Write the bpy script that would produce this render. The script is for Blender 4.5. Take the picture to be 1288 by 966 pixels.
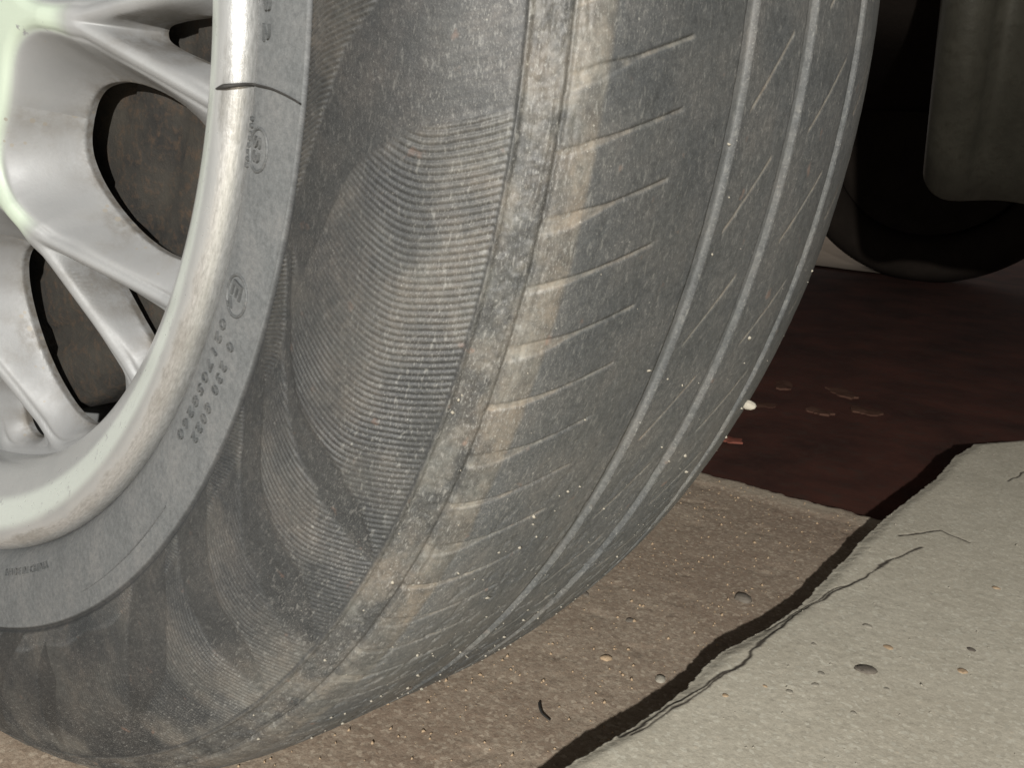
import bpy, math
import numpy as np
from mathutils import Matrix, Vector

# ------------------------------------------------------------------ scene, camera, light
for o in list(bpy.data.objects):
    bpy.data.objects.remove(o)
scene = bpy.context.scene
COL = scene.collection

cam_d = bpy.data.cameras.new('camera')
cam = bpy.data.objects.new('camera', cam_d)
COL.objects.link(cam)
CAM = Vector((0.37912, -0.15517, 0.24383))
RIGHT = Vector((0.810093, 0.583479, 0.057461))
DOWN = Vector((0.195076, -0.175818, -0.964901))
FWD = Vector((-0.552897, 0.792868, -0.256252))
cam.matrix_world = Matrix(((RIGHT.x, -DOWN.x, -FWD.x, CAM.x),
                           (RIGHT.y, -DOWN.y, -FWD.y, CAM.y),
                           (RIGHT.z, -DOWN.z, -FWD.z, CAM.z), (0, 0, 0, 1)))
cam_d.sensor_width = 36.0
cam_d.lens = 33.695
cam_d.clip_start = 0.01
cam_d.clip_end = 100
cam_d.dof.use_dof = True
cam_d.dof.focus_distance = 0.36
cam_d.dof.aperture_fstop = 70
scene.camera = cam

world = bpy.data.worlds.new('World')
scene.world = world
world.use_nodes = True
world.node_tree.nodes['Background'].inputs['Color'].default_value = (1.0, 0.96, 0.90, 1)
world.node_tree.nodes['Background'].inputs['Strength'].default_value = 0.32

# a small hand lamp held behind and a little below the camera
la = bpy.data.lights.new('hand_lamp', 'POINT')
la.energy = 126.0
la.color = (1.0, 0.985, 0.945)
la.shadow_soft_size = 0.012
lamp = bpy.data.objects.new('hand_lamp', la)
lamp.location = (0.75, -0.95, 0.53)
COL.objects.link(lamp)

scene.view_settings.view_transform = 'Standard'
scene.view_settings.look = 'None'
scene.view_settings.exposure = 0.0
scene.view_settings.gamma = 1.0
scene.view_settings.use_curve_mapping = False
scene.render.engine = 'CYCLES'

HUB = 0.277            # axle height: the tyre is pressed flat at its foot
rng = np.random.default_rng(7)

# ------------------------------------------------------------------ helpers
def tag(o, label=None, cat=None, group=None, kind=None):
    if label: o['label'] = label
    if cat: o['category'] = cat
    if group: o['group'] = group
    if kind: o['kind'] = kind
    return o

def link(name, me, mat=None, parent=None):
    o = bpy.data.objects.new(name, me)
    COL.objects.link(o)
    if mat: me.materials.append(mat)
    if parent: o.parent = parent
    return o

def mesh_np(name, V, F, smooth=True, attrs=None):
    """V (n,3), F (m,k) index array (all quads or all tris) or list of them"""
    me = bpy.data.meshes.new(name)
    Fs = F if isinstance(F, list) else [F]
    Fs = [f for f in Fs if len(f)]
    me.vertices.add(len(V))
    me.vertices.foreach_set('co', np.asarray(V, np.float32).ravel())
    nl = sum(f.size for f in Fs); npoly = sum(len(f) for f in Fs)
    me.loops.add(nl); me.polygons.add(npoly)
    me.loops.foreach_set('vertex_index', np.concatenate([f.ravel() for f in Fs]).astype(np.int32))
    st = []; acc = 0
    for f in Fs:
        st.append(acc + np.arange(len(f)) * f.shape[1]); acc += f.size
    me.polygons.foreach_set('loop_start', np.concatenate(st).astype(np.int32))
    me.update(calc_edges=True)
    if smooth:
        me.polygons.foreach_set('use_smooth', np.ones(npoly, bool))
    for k, a in (attrs or {}).items():
        a = np.asarray(a, np.float32)
        if a.ndim == 1:
            at = me.attributes.new(k, 'FLOAT', 'POINT'); at.data.foreach_set('value', a)
        else:
            at = me.attributes.new(k, 'FLOAT_VECTOR', 'POINT'); at.data.foreach_set('vector', a.ravel())
    me.validate()
    return me

def grid_faces(nr, nc, wrap=False):
    i = np.arange(nr - 1)[:, None]; j = np.arange(nc if wrap else nc - 1)[None, :]
    j2 = (j + 1) % nc
    return np.stack([i * nc + j, i * nc + j2, (i + 1) * nc + j2, (i + 1) * nc + j], -1).reshape(-1, 4)

def hashv(ix, iy, seed):
    h = (ix.astype(np.int64) * 374761393 + iy.astype(np.int64) * 668265263 + seed * 974634777) & 0xFFFFFFFF
    h = ((h ^ (h >> 13)) * 1274126177) & 0xFFFFFFFF
    h = h ^ (h >> 16)
    return (h & 0xFFFFFF) / float(0xFFFFFF)

def vnoise(x, y, seed=0):
    ix = np.floor(x); iy = np.floor(y); fx = x - ix; fy = y - iy
    fx = fx * fx * (3 - 2 * fx); fy = fy * fy * (3 - 2 * fy)
    a = hashv(ix, iy, seed); b = hashv(ix + 1, iy, seed); c = hashv(ix, iy + 1, seed); d = hashv(ix + 1, iy + 1, seed)
    return (a * (1 - fx) + b * fx) * (1 - fy) + (c * (1 - fx) + d * fx) * fy - 0.5

def fbm(x, y, seed=0, octv=4):
    s = 0; a = 1.0
    for k in range(octv):
        s = s + a * vnoise(x * 2 ** k, y * 2 ** k, seed + k * 17); a *= 0.5
    return s

def sstep(a, b, x):
    t = np.clip((x - a) / (b - a), 0, 1)
    return t * t * (3 - 2 * t)

def bump(x, c, w):
    """1 at c, 0 beyond half-width w, rounded"""
    return 1 - sstep(0.0, 1.0, np.abs(x - c) / w)

def catmull(P, n):
    P = np.asarray(P, float); out = []
    d = np.r_[0, np.cumsum(np.sqrt(np.linalg.norm(np.diff(P, axis=0), axis=1)))]
    N = len(P)
    for i in range(N - 1):
        p1, p2 = P[i], P[i + 1]
        p0 = P[i - 1] if i else 2 * p1 - p2
        p3 = P[i + 2] if i + 2 < N else 2 * p2 - p1
        t1, t2 = d[i], d[i + 1]
        t0 = d[i - 1] if i else t1 - (t2 - t1)
        t3 = d[i + 2] if i + 2 < N else t2 + (t2 - t1)
        for t in np.linspace(t1, t2, n, endpoint=False):
            A1 = (t1 - t) / (t1 - t0) * p0 + (t - t0) / (t1 - t0) * p1
            A2 = (t2 - t) / (t2 - t1) * p1 + (t - t1) / (t2 - t1) * p2
            A3 = (t3 - t) / (t3 - t2) * p2 + (t - t2) / (t3 - t2) * p3
            B1 = (t2 - t) / (t2 - t0) * A1 + (t - t0) / (t2 - t0) * A2
            B2 = (t3 - t) / (t3 - t1) * A2 + (t - t1) / (t3 - t1) * A3
            out.append((t2 - t) / (t2 - t1) * B1 + (t - t1) / (t2 - t1) * B2)
    out.append(P[-1])
    return np.array(out)

# ------------------------------------------------------------------ material kit
class NT:
    def __init__(self, name):
        self.m = bpy.data.materials.new(name); self.m.use_nodes = True
        self.t = self.m.node_tree; self.t.nodes.clear()
        self.out = self.t.nodes.new('ShaderNodeOutputMaterial')
        self.b = self.t.nodes.new('ShaderNodeBsdfPrincipled')
        self.t.links.new(self.b.outputs[0], self.out.inputs[0])
    def n(self, typ, **kw):
        nd = self.t.nodes.new('ShaderNode' + typ)
        for k, v in kw.items(): setattr(nd, k, v)
        return nd
    def l(self, a, b): self.t.links.new(a, b)
    def attr(self, name, vec=False):
        a = self.n('Attribute', attribute_name=name)
        return a.outputs['Vector'] if vec else a.outputs['Fac']
    def coord(self): return self.n('TexCoord').outputs['Object']
    def mapping(self, v, scale=(1, 1, 1), rot=(0, 0, 0), loc=(0, 0, 0)):
        m = self.n('Mapping'); self.l(v, m.inputs['Vector'])
        m.inputs['Scale'].default_value = scale; m.inputs['Rotation'].default_value = rot; m.inputs['Location'].default_value = loc
        return m.outputs[0]
    def noise(self, v, scale, detail=4, rough=0.6, dist=0):
        t = self.n('TexNoise'); self.l(v, t.inputs['Vector'])
        t.inputs['Scale'].default_value = scale; t.inputs['Detail'].default_value = detail
        t.inputs['Roughness'].default_value = rough; t.inputs['Distortion'].default_value = dist
        return t.outputs['Fac']
    def voro(self, v, scale, feature='F1', out='Distance', rnd=1):
        t = self.n('TexVoronoi', feature=feature); self.l(v, t.inputs['Vector'])
        t.inputs['Scale'].default_value = scale
        if 'Randomness' in t.inputs: t.inputs['Randomness'].default_value = rnd
        return t.outputs[out]
    def ramp(self, v, a, b, lo=0.0, hi=1.0):
        r = self.n('MapRange'); self.l(v, r.inputs['Value'])
        r.inputs['From Min'].default_value = a; r.inputs['From Max'].default_value = b
        r.inputs['To Min'].default_value = lo; r.inputs['To Max'].default_value = hi
        return r.outputs[0]
    def math(self, op, a, b=None):
        m = self.n('Math', operation=op)
        for i, x in enumerate((a, b)):
            if x is None: continue
            if hasattr(x, 'links'): self.l(x, m.inputs[i])
            else: m.inputs[i].default_value = x
        return m.outputs[0]
    def mix(self, f, a, b, blend='MIX'):
        m = self.n('Mix', data_type='RGBA', blend_type=blend)
        if hasattr(f, 'links'): self.l(f, m.inputs['Factor'])
        else: m.inputs['Factor'].default_value = f
        for s, x in (('A', a), ('B', b)):
            i = [q for q in m.inputs if q.name == s and q.type == 'RGBA'][0]
            if hasattr(x, 'links'): self.l(x, i)
            else: i.default_value = (*x, 1)
        return [q for q in m.outputs if q.type == 'RGBA'][0]
    def set(self, name, x):
        i = self.b.inputs[name]
        if hasattr(x, 'links'): self.l(x, i)
        elif isinstance(x, tuple): i.default_value = (*x, 1)
        else: i.default_value = x
    def bump(self, h, strength=0.5, dist=0.001, prev=None):
        b = self.n('Bump'); self.l(h, b.inputs['Height'])
        b.inputs['Strength'].default_value = strength; b.inputs['Distance'].default_value = dist
        if prev is not None: self.l(prev, b.inputs['Normal'])
        return b.outputs[0]

def rubber_material():
    k = NT('rubber')
    ts = k.attr('ts', True)               # (arc mm, profile mm) on the tyre's own skin
    dust = k.attr('dust'); tone = k.attr('tone'); scuff = k.attr('scuff')
    n1 = k.noise(k.mapping(ts, (0.06, 0.06, 1)), 1.0, 6, 0.65)
    n2 = k.noise(k.mapping(ts, (0.5, 0.5, 1)), 1.0, 5, 0.7)
    n3 = k.noise(k.mapping(ts, (2.2, 2.2, 1)), 1.0, 3, 0.7)
    tn = k.math('MULTIPLY', tone, k.ramp(n1, 0.25, 0.75, 0.72, 1.28))
    tn = k.math('MULTIPLY', tn, k.ramp(n2, 0.3, 0.7, 0.72, 1.28))
    tn = k.math('MULTIPLY', tn, k.ramp(n3, 0.3, 0.7, 0.78, 1.22))
    comb = k.n('CombineColor')
    k.l(tn, comb.inputs[0]); k.l(k.math('MULTIPLY', tn, 1.05), comb.inputs[1]); k.l(k.math('MULTIPLY', tn, 1.07), comb.inputs[2])
    col = comb.outputs[0]
    # brown road film in loose clouds
    film = k.math('MULTIPLY', k.ramp(n1, 0.45, 0.8), k.ramp(n2, 0.3, 0.7))
    col = k.mix(k.math('MULTIPLY', film, 0.35), col, (0.085, 0.066, 0.05))
    # dust
    dn = k.math('MULTIPLY', dust, k.ramp(n2, 0.22, 0.62, 0.35, 1.1))
    dn = k.n('Clamp').inputs[0].node and dn
    dcol = k.mix(k.ramp(n1, 0.32, 0.62), (0.175, 0.174, 0.156), (0.180, 0.150, 0.116))
    col = k.mix(dn, col, dcol)
    # rusty smudges
    rs = k.math('MULTIPLY', k.ramp(k.noise(k.mapping(ts, (0.16, 0.16, 1), (0, 0, 0), (31, 7, 0)), 1.0, 3, 0.5), 0.68, 0.76), 0.45)
    col = k.mix(k.math('MULTIPLY', rs, scuff), col, (0.24, 0.13, 0.085))
    # pale scuffs drawn out along the wear
    st = k.noise(k.mapping(ts, (0.32, 0.95, 1), (0, 0, 0.85)), 1.0, 5, 0.72, 0.4)
    sc = k.math('MULTIPLY', k.ramp(st, 0.56, 0.66), scuff)
    col = k.mix(k.math('MULTIPLY', sc, 0.7), col, (0.20, 0.195, 0.178))
    st2 = k.noise(k.mapping(ts, (1.1, 3.2, 1), (0, 0, 0.85), (9, 4, 0)), 1.0, 4, 0.7, 0.3)
    col = k.mix(k.math('MULTIPLY', k.math('MULTIPLY', k.ramp(st2, 0.56, 0.64), scuff), k.ramp(n1, 0.3, 0.7, 0.25, 0.85)), col, (0.27, 0.265, 0.24))
    grn = k.noise(k.mapping(ts, (3.0, 3.0, 1), (0, 0, 0), (3, 5, 0)), 1.0, 2, 0.6)
    col = k.mix(k.math('MULTIPLY', k.ramp(grn, 0.58, 0.68), k.math('ADD', k.math('MULTIPLY', scuff, 0.22), 0.03)), col, (0.22, 0.215, 0.195))
    # white specks
    vd = k.voro(k.mapping(ts, (0.42, 0.42, 1)), 1.0)
    sp = k.math('LESS_THAN', vd, k.ramp(n1, 0.4, 0.75, 0.0, 0.16))
    col = k.mix(k.math('MULTIPLY', sp, k.math('MULTIPLY', scuff, 0.6)), col, (0.36, 0.35, 0.31))
    k.set('Base Color', col)
    k.set('Roughness', k.ramp(n2, 0.2, 0.8, 0.62, 0.5))
    k.set('Specular IOR Level', 0.4)
    bp = k.bump(n3, 0.25, 0.00025)
    bp = k.bump(n2, 0.12, 0.0004, bp)
    k.l(bp, k.b.inputs['Normal'])
    return k.m

def silver_material():
    k = NT('silver_wheel_paint')
    co = k.coord()
    pale = k.attr('pale')
    n1 = k.noise(co, 26, 5, 0.6); n2 = k.noise(co, 160, 4, 0.7); n3 = k.noise(co, 900, 2, 0.6)
    col = k.mix(k.ramp(n1, 0.3, 0.7), (0.180, 0.182, 0.183), (0.218, 0.218, 0.215))
    col = k.mix(k.math('MULTIPLY', k.ramp(n1, 0.55, 0.80), k.ramp(n2, 0.4, 0.62, 0.0, 0.7)), col, (0.11, 0.093, 0.07))
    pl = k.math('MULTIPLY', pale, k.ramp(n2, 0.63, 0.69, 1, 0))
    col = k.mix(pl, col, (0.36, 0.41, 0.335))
    gm = k.math('MULTIPLY', k.attr('grime'), k.ramp(n2, 0.35, 0.6, 0.1, 1.0))
    col = k.mix(k.math('MULTIPLY', gm, 0.7), col, (0.075, 0.060, 0.042))
    vd = k.voro(co, 230)
    spot = k.math('MULTIPLY', k.math('LESS_THAN', vd, k.ramp(n1, 0.47, 0.70, 0.0, 0.27)), 0.75)
    col = k.mix(spot, col, (0.20, 0.18, 0.15))
    k.set('Base Color', col)
    k.set('Metallic', 0.15)
    k.set('Roughness', k.ramp(n2, 0.2, 0.8, 0.48, 0.62))
    k.set('Specular IOR Level', 0.4)
    bp = k.bump(n3, 0.2, 0.0002)
    bp = k.bump(n1, 0.15, 0.0015, bp)
    k.l(bp, k.b.inputs['Normal'])
    return k.m

def lip_material():
    k = NT('scuffed_rim_lip')
    co = k.coord(); pale = k.attr('pale'); raw = k.attr('raw')
    ang = k.attr('ts', True)
    n1 = k.noise(co, 40, 5, 0.65); n2 = k.noise(co, 240, 4, 0.75)
    gr = k.noise(k.mapping(ang, (0.35, 1.2, 1)), 1.0, 5, 0.75)
    col = k.mix(k.ramp(n1, 0.3, 0.7), (0.37, 0.375, 0.37), (0.43, 0.43, 0.42))
    pl = k.math('MULTIPLY', pale, k.ramp(n2, 0.60, 0.68, 1, 0.1))
    col = k.mix(pl, col, (0.66, 0.70, 0.645))
    metal = k.mix(k.ramp(gr, 0.3, 0.7), (0.32, 0.32, 0.31), (0.58, 0.58, 0.57))
    metal = k.mix(k.math('MULTIPLY', k.ramp(n1, 0.5, 0.7), 0.4), metal, (0.19, 0.175, 0.145))
    edge = k.math('ADD', raw, k.math('ADD', k.ramp(n2, 0.3, 0.7, -0.14, 0.14), k.ramp(n1, 0.3, 0.7, -0.30, 0.30)))
    rw = k.ramp(edge, 0.40, 0.66)
    col = k.mix(rw, col, metal)
    k.set('Base Color', col)
    k.set('Metallic', k.ramp(rw, 0, 1, 0.52, 0.66))
    k.set('Roughness', k.math('ADD', k.ramp(n2, 0.2, 0.8, 0.24, 0.38), k.math('MULTIPLY', rw, 0.02)))
    bp = k.bump(gr, 0.25, 0.0004)
    bp = k.bump(n2, 0.2, 0.0004, bp)
    k.l(bp, k.b.inputs['Normal'])
    return k.m

def concrete_material(name, a, b, dark, spots, bscale=1.0, grain=0.6):
    k = NT(name)
    co = k.coord()
    n0 = k.noise(co, 7, 5, 0.6); n1 = k.noise(co, 45, 6, 0.65); n2 = k.noise(co, 300, 5, 0.7); n3 = k.noise(co, 1100, 3, 0.7)
    n4 = k.noise(co, 16, 4, 0.7, 0.6)
    col = k.mix(k.ramp(n1, 0.35, 0.65), a, b)
    col = k.mix(k.math('MULTIPLY', k.ramp(n0, 0.45, 0.65), 0.55), col, dark)
    col = k.mix(k.math('MULTIPLY', k.ramp(n4, 0.54, 0.66), grain), col, dark)
    col = k.mix(k.math('MULTIPLY', k.ramp(n2, 0.50, 0.62), grain), col, dark)
    col = k.mix(k.math('MULTIPLY', k.ramp(n2, 0.48, 0.38), grain * 0.8), col, spots[0])
    col = k.mix(k.math('MULTIPLY', k.ramp(n3, 0.50, 0.60), grain), col, tuple(0.55 * q for q in dark))
    fine = k.voro(co, 620, out='Color')
    sf = k.n('SeparateColor'); k.l(fine, sf.inputs[0])
    col = k.mix(k.math('MULTIPLY', k.ramp(sf.outputs[0], 0.86, 0.9), 0.6 * grain), col, tuple(min(0.8, 1.5 * q) for q in spots[0]))
    col = k.mix(k.math('MULTIPLY', k.ramp(sf.outputs[1], 0.88, 0.92), 0.6 * grain), col, tuple(0.4 * q for q in dark))
    vc = k.voro(co, 210, out='Distance')
    vcol = k.voro(co, 210, out='Color')
    stone = k.math('LESS_THAN', vc, k.ramp(n1, 0.35, 0.75, 0.02, 0.24))
    sep = k.n('SeparateColor'); k.l(vcol, sep.inputs[0])
    scol = k.mix(sep.outputs[0], spots[0], spots[1])
    col = k.mix(k.math('MULTIPLY', stone, 0.45), col, scol)
    col = k.mix(k.math('MULTIPLY', k.ramp(n3, 0.58, 0.72), 0.45), col, spots[0])
    crack = k.attr('crack')
    col = k.mix(k.math('MULTIPLY', crack, 0.92), col, (0.035, 0.026, 0.02))
    col = k.mix(k.math('MULTIPLY', k.attr('crust'), k.ramp(n1, 0.3, 0.6, 0.4, 1.0)), col, (0.46, 0.40, 0.31))
    k.set('Base Color', col)
    k.set('Roughness', 0.88)
    k.set('Specular IOR Level', 0.3)
    bp = k.bump(n2, 0.75 * bscale, 0.0022)
    bp = k.bump(n3, 0.6 * bscale, 0.0008, bp)
    bp = k.bump(k.ramp(vc, 0, 0.3, 1, 0), 0.35 * bscale, 0.0008, bp)
    k.l(bp, k.b.inputs['Normal'])
    return k.m

def simple(name, c1, c2, scale, rough=0.8, metallic=0.0, bumpd=0.001, c3=None, spec=0.4):
    k = NT(name)
    co = k.coord()
    n1 = k.noise(co, scale, 6, 0.65); n2 = k.noise(co, scale * 6, 5, 0.7)
    col = k.mix(k.ramp(n1, 0.3, 0.7), c1, c2)
    if c3: col = k.mix(k.math('MULTIPLY', k.ramp(n2, 0.5, 0.68), 0.7), col, c3)
    k.set('Base Color', col); k.set('Roughness', rough); k.set('Metallic', metallic); k.set('Specular IOR Level', spec)
    bp = k.bump(n2, 0.5, bumpd)
    k.l(bp, k.b.inputs['Normal'])
    return k.m

M_rubber = rubber_material()
M_silver = silver_material()
M_lip = lip_material()
M_ground = concrete_material('worn_brown_concrete', (0.27, 0.21, 0.155), (0.33, 0.265, 0.20), (0.20, 0.14, 0.10), ((0.42, 0.365, 0.285), (0.24, 0.155, 0.105)), 0.28, 0.42)
M_kerb = concrete_material('pale_grey_concrete', (0.44, 0.405, 0.325), (0.50, 0.462, 0.375), (0.39, 0.35, 0.275), ((0.62, 0.57, 0.46), (0.46, 0.38, 0.28)), 0.20, 0.30)
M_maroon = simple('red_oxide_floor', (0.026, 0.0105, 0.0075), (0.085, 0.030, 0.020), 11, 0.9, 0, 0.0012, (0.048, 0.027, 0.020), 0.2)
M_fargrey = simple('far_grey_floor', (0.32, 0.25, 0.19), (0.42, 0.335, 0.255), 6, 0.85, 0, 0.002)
M_rust = simple('rusty_iron', (0.006, 0.0055, 0.005), (0.028, 0.024, 0.018), 45, 0.85, 0.0, 0.002, (0.045, 0.027, 0.015))
M_barrel = simple('dirty_barrel_metal', (0.13, 0.125, 0.115), (0.19, 0.18, 0.165), 30, 0.6, 0.3, 0.001, (0.10, 0.08, 0.06))
M_far = simple('far_dark_rubber', (0.018, 0.014, 0.011), (0.026, 0.020, 0.016), 20, 0.95, 0, 0.001, None, 0.1)
M_panel = simple('grey_green_panel_paint', (0.022, 0.0205, 0.0155), (0.036, 0.0335, 0.0255), 22, 0.42, 0.0, 0.001, (0.020, 0.018, 0.013), 0.5)
M_stone_l = simple('pale_stone', (0.23, 0.21, 0.17), (0.32, 0.29, 0.235), 300, 0.8, 0, 0.0004)
M_stone_d = simple('dark_stone', (0.09, 0.075, 0.06), (0.15, 0.13, 0.105), 300, 0.8, 0, 0.0004)
M_stone_o = simple('ochre_stone', (0.30, 0.21, 0.13), (0.38, 0.28, 0.18), 300, 0.8, 0, 0.0004)
M_flake = simple('dull_flake', (0.060, 0.030, 0.021), (0.105, 0.058, 0.042), 60, 1.0, 0, 0.0004, None, 0.05)
M_pink = simple('red_flake', (0.17, 0.058, 0.04), (0.22, 0.08, 0.06), 60, 1.0, 0, 0.0004, None, 0.05)
M_fibre = simple('dark_fibre', (0.014, 0.013, 0.012), (0.03, 0.028, 0.025), 200, 0.7, 0, 0.0003)

# ------------------------------------------------------------------ ground: worn concrete, red floor, kerb slab
def axis_vals(*segs):
    out = [np.array([segs[0][0]])]
    for a, b, st in segs:
        n = max(1, int(round((b - a) / st)))
        out.append(np.linspace(a, b, n + 1)[1:])
    return np.concatenate(out)

def height_sheet(name, xs, ys, fz, mat, attrs=None, kind='structure', parent=None):
    X, Y = np.meshgrid(xs, ys)
    Z, at = fz(X, Y)
    V = np.stack([X.ravel(), Y.ravel(), Z.ravel()], 1)
    F = grid_faces(len(ys), len(xs))
    me = mesh_np(name, V, F, True, {k: v.ravel() for k, v in at.items()})
    o = link(name, me, mat, parent)
    o['kind'] = kind
    return o

def f_ground(X, Y):
    edge = 0.499 + 0.006 * fbm(X * 30, X * 0 + 3.1, 5, 5) + 0.004 * fbm(X * 160, Y * 160, 9, 3)
    Z = 0.0008 * fbm(X * 14, Y * 14, 1, 2) + 0.00022 * fbm(X * 190, Y * 190, 2, 3)
    Z = Z - 0.0006 * sstep(0.6, 1.2, fbm(X * 60, Y * 60, 4, 4) + 0.5)
    Z = Z + 0.0015 * bump(Y, edge - 0.014, 0.016)
    Z = Z - 0.020 * sstep(0, 0.0016, Y - edge) - 0.0015 * sstep(-0.004, 0, Y - edge)
    Z = np.minimum(Z, 0.0012)
    crust = np.clip(sstep(edge - 0.030, edge - 0.006, Y) * (0.75 + 0.9 * fbm(X * 50, Y * 50, 77, 3)), 0, 1)
    return Z, {'crack': np.zeros_like(X), 'crust': 0.8 * crust}

height_sheet('ground', axis_vals((-1.2, -0.15, 0.02), (-0.15, 0.30, 0.0011), (0.30, 1.2, 0.03)),
             axis_vals((-0.9, -0.05, 0.02), (-0.05, 0.488, 0.0015), (0.488, 0.512, 0.0008)), f_ground, M_ground)

def f_floor(X, Y):
    return -0.012 + 0.0016 * fbm(X * 20, Y * 20, 21, 5), {}
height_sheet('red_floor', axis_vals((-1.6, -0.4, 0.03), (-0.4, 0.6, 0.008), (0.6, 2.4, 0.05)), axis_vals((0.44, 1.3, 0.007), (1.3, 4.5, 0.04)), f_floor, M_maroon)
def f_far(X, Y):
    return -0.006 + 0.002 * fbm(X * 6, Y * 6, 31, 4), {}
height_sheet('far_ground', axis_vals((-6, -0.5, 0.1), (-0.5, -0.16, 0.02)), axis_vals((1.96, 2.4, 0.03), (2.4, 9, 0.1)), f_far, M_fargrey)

KH = 0.0225
KE = [(0.212, -0.6), (0.217, -0.25), (0.222, -0.02), (0.2255, 0.06), (0.2290, 0.1127), (0.2340, 0.1387), (0.2371, 0.1612), (0.2395, 0.1866),
      (0.2378, 0.2038), (0.2392, 0.2271), (0.2463, 0.2595), (0.2508, 0.2897), (0.2508, 0.3513), (0.2507, 0.4027),
      (0.2520, 0.4569), (0.2588, 0.5550), (0.2581, 0.6189), (0.2633, 0.6672), (0.2933, 0.7122), (0.36, 0.742), (0.5, 0.755), (1.2, 0.77)]
CR = [([(0.2347, 0.1375), (0.2387, 0.1489), (0.2405, 0.1655), (0.2466, 0.1928), (0.2515, 0.2190), (0.2519, 0.2455), (0.2530, 0.2729), (0.2571, 0.2946), (0.2614, 0.3179), (0.2677, 0.3442), (0.2714, 0.3761), (0.2793, 0.4040), (0.2812, 0.4110)], 0.0007),
      ([(0.2382, 0.1404), (0.2416, 0.1531), (0.2466, 0.1816), (0.2507, 0.2121), (0.2518, 0.2364), (0.2515, 0.2666)], 0.0005),
      ([(0.2678, 0.4190), (0.2753, 0.4297), (0.2850, 0.4464), (0.2926, 0.4420), (0.3028, 0.4402)], 0.0006),
      ([(0.2471, 0.2578), (0.2516, 0.2767), (0.2557, 0.2988), (0.2600, 0.3224), (0.2660, 0.3365)], 0.0005),
      ([(0.3006, 0.5804), (0.3076, 0.6142), (0.3172, 0.6315)], 0.0006)]

def seg_dist(X, Y, P):
    d = np.full(X.shape, 9.0); sg = np.zeros(X.shape)
    for (x1, y1), (x2, y2) in zip(P[:-1], P[1:]):
        dx, dy = x2 - x1, y2 - y1
        t = np.clip(((X - x1) * dx + (Y - y1) * dy) / (dx * dx + dy * dy), 0, 1)
        ex, ey = X - x1 - t * dx, Y - y1 - t * dy
        q = np.hypot(ex, ey)
        cr = dx * ey - dy * ex
        m = q < d
        d = np.where(m, q, d); sg = np.where(m, np.sign(cr), sg)
    return d, sg

def f_kerb(X, Y):
    Xw = X + 0.0007 * fbm(X * 60, Y * 60, 41, 4); Yw = Y + 0.0007 * fbm(X * 60, Y * 60, 55, 4)
    Xw = Xw + 0.0009 * fbm(X * 260, Y * 260, 57, 3)
    d, sg = seg_dist(Xw, Yw, KE)
    sd = -sg * d                       # + inside the slab
    Z = KH - 0.0022 * (1 - sstep(0, 0.011, sd)) ** 2
    Z = Z + 0.0011 * fbm(X * 12, Y * 12, 44, 2) * sstep(0, 0.01, sd) + 0.00014 * fbm(X * 220, Y * 220, 45, 3)
    crk = np.zeros_like(X)
    Xc = X + 0.0022 * fbm(X * 95, Y * 95, 61, 4); Yc = Y + 0.0022 * fbm(X * 95, Y * 95, 67, 4)
    for P, w in CR:
        q, s = seg_dist(Xc, Yc, P)
        ww = 1.35 * w * (1.0 + 0.9 * fbm(X * 70, Y * 70, 71, 2))
        c = 1 - sstep(0.3, 1.3, q / np.maximum(ww, 1e-4))
        crk = np.maximum(crk, c)
    # the flake between the long crack and the edge has sunk a little
    q, s = seg_dist(Xc, Yc, CR[0][0])
    sunk = (s > 0) & (Y > 0.138) & (Y < 0.404)
    Z = Z - 0.0005 * sunk * sstep(0, 0.0012, q) * (1 - sstep(0.34, 0.404, Y))
    Z = Z - 0.0003 * crk
    Z = np.where(sd < 0, Z - KH * sstep(0, 0.0025, -sd) - 0.006, Z)
    Z = np.where(sd < -0.004, -0.045, Z)
    return Z, {'crack': crk}

height_sheet('kerb_slab', axis_vals((0.200, 0.224, 0.003), (0.224, 0.312, 0.0006), (0.312, 0.46, 0.0016), (0.46, 1.2, 0.02)),
             axis_vals((-0.6, 0.06, 0.01), (0.06, 0.46, 0.0009), (0.46, 0.79, 0.0018)), f_kerb, M_kerb)

# ------------------------------------------------------------------ the wheel
wheel = bpy.data.objects.new('road_wheel', None)
COL.objects.link(wheel)
wheel.location = (0, 0.083, 0)
tag(wheel, 'silver ten-spoke alloy car wheel with worn dusty tyre standing on the concrete', 'car wheel')
bpy.context.view_layer.update()
WP = np.array([0, 0.083, 0])

CP = np.array([(.190, .010), (.194, .004), (.1965, -.001), (.2005, -.0045), (.210, -.0072), (.2212, -.0092), (.232, -.0110), (.244, -.0105),
               (.256, -.0075), (.2655, -.0035), (.2707, -.0009), (.2778, .0039), (.2825, .0095), (.286, .020), (.2885, .035), (.2907, .0545),
               (.2940, .082), (.2957, .1), (.2958, .1146), (.2945, .130), (.289, .150), (.281, .163), (.2715, .170), (.255, .176), (.235, .178),
               (.215, .175), (.198, .166), (.190, .155)])
PR = catmull(CP, 12)
SS = np.r_[0, np.cumsum(np.linalg.norm(np.diff(PR, axis=0), axis=1))] * 1000.0
TG = np.gradient(PR, axis=0); TG /= np.linalg.norm(TG, axis=1)[:, None]
S_PROT, S_SH1, S_SH2, S_DUST = SS[60], SS[120], SS[132], SS[144]
S_G = (SS[180], SS[192] + 0.5, SS[216])
S_END = SS[-1]

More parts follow.
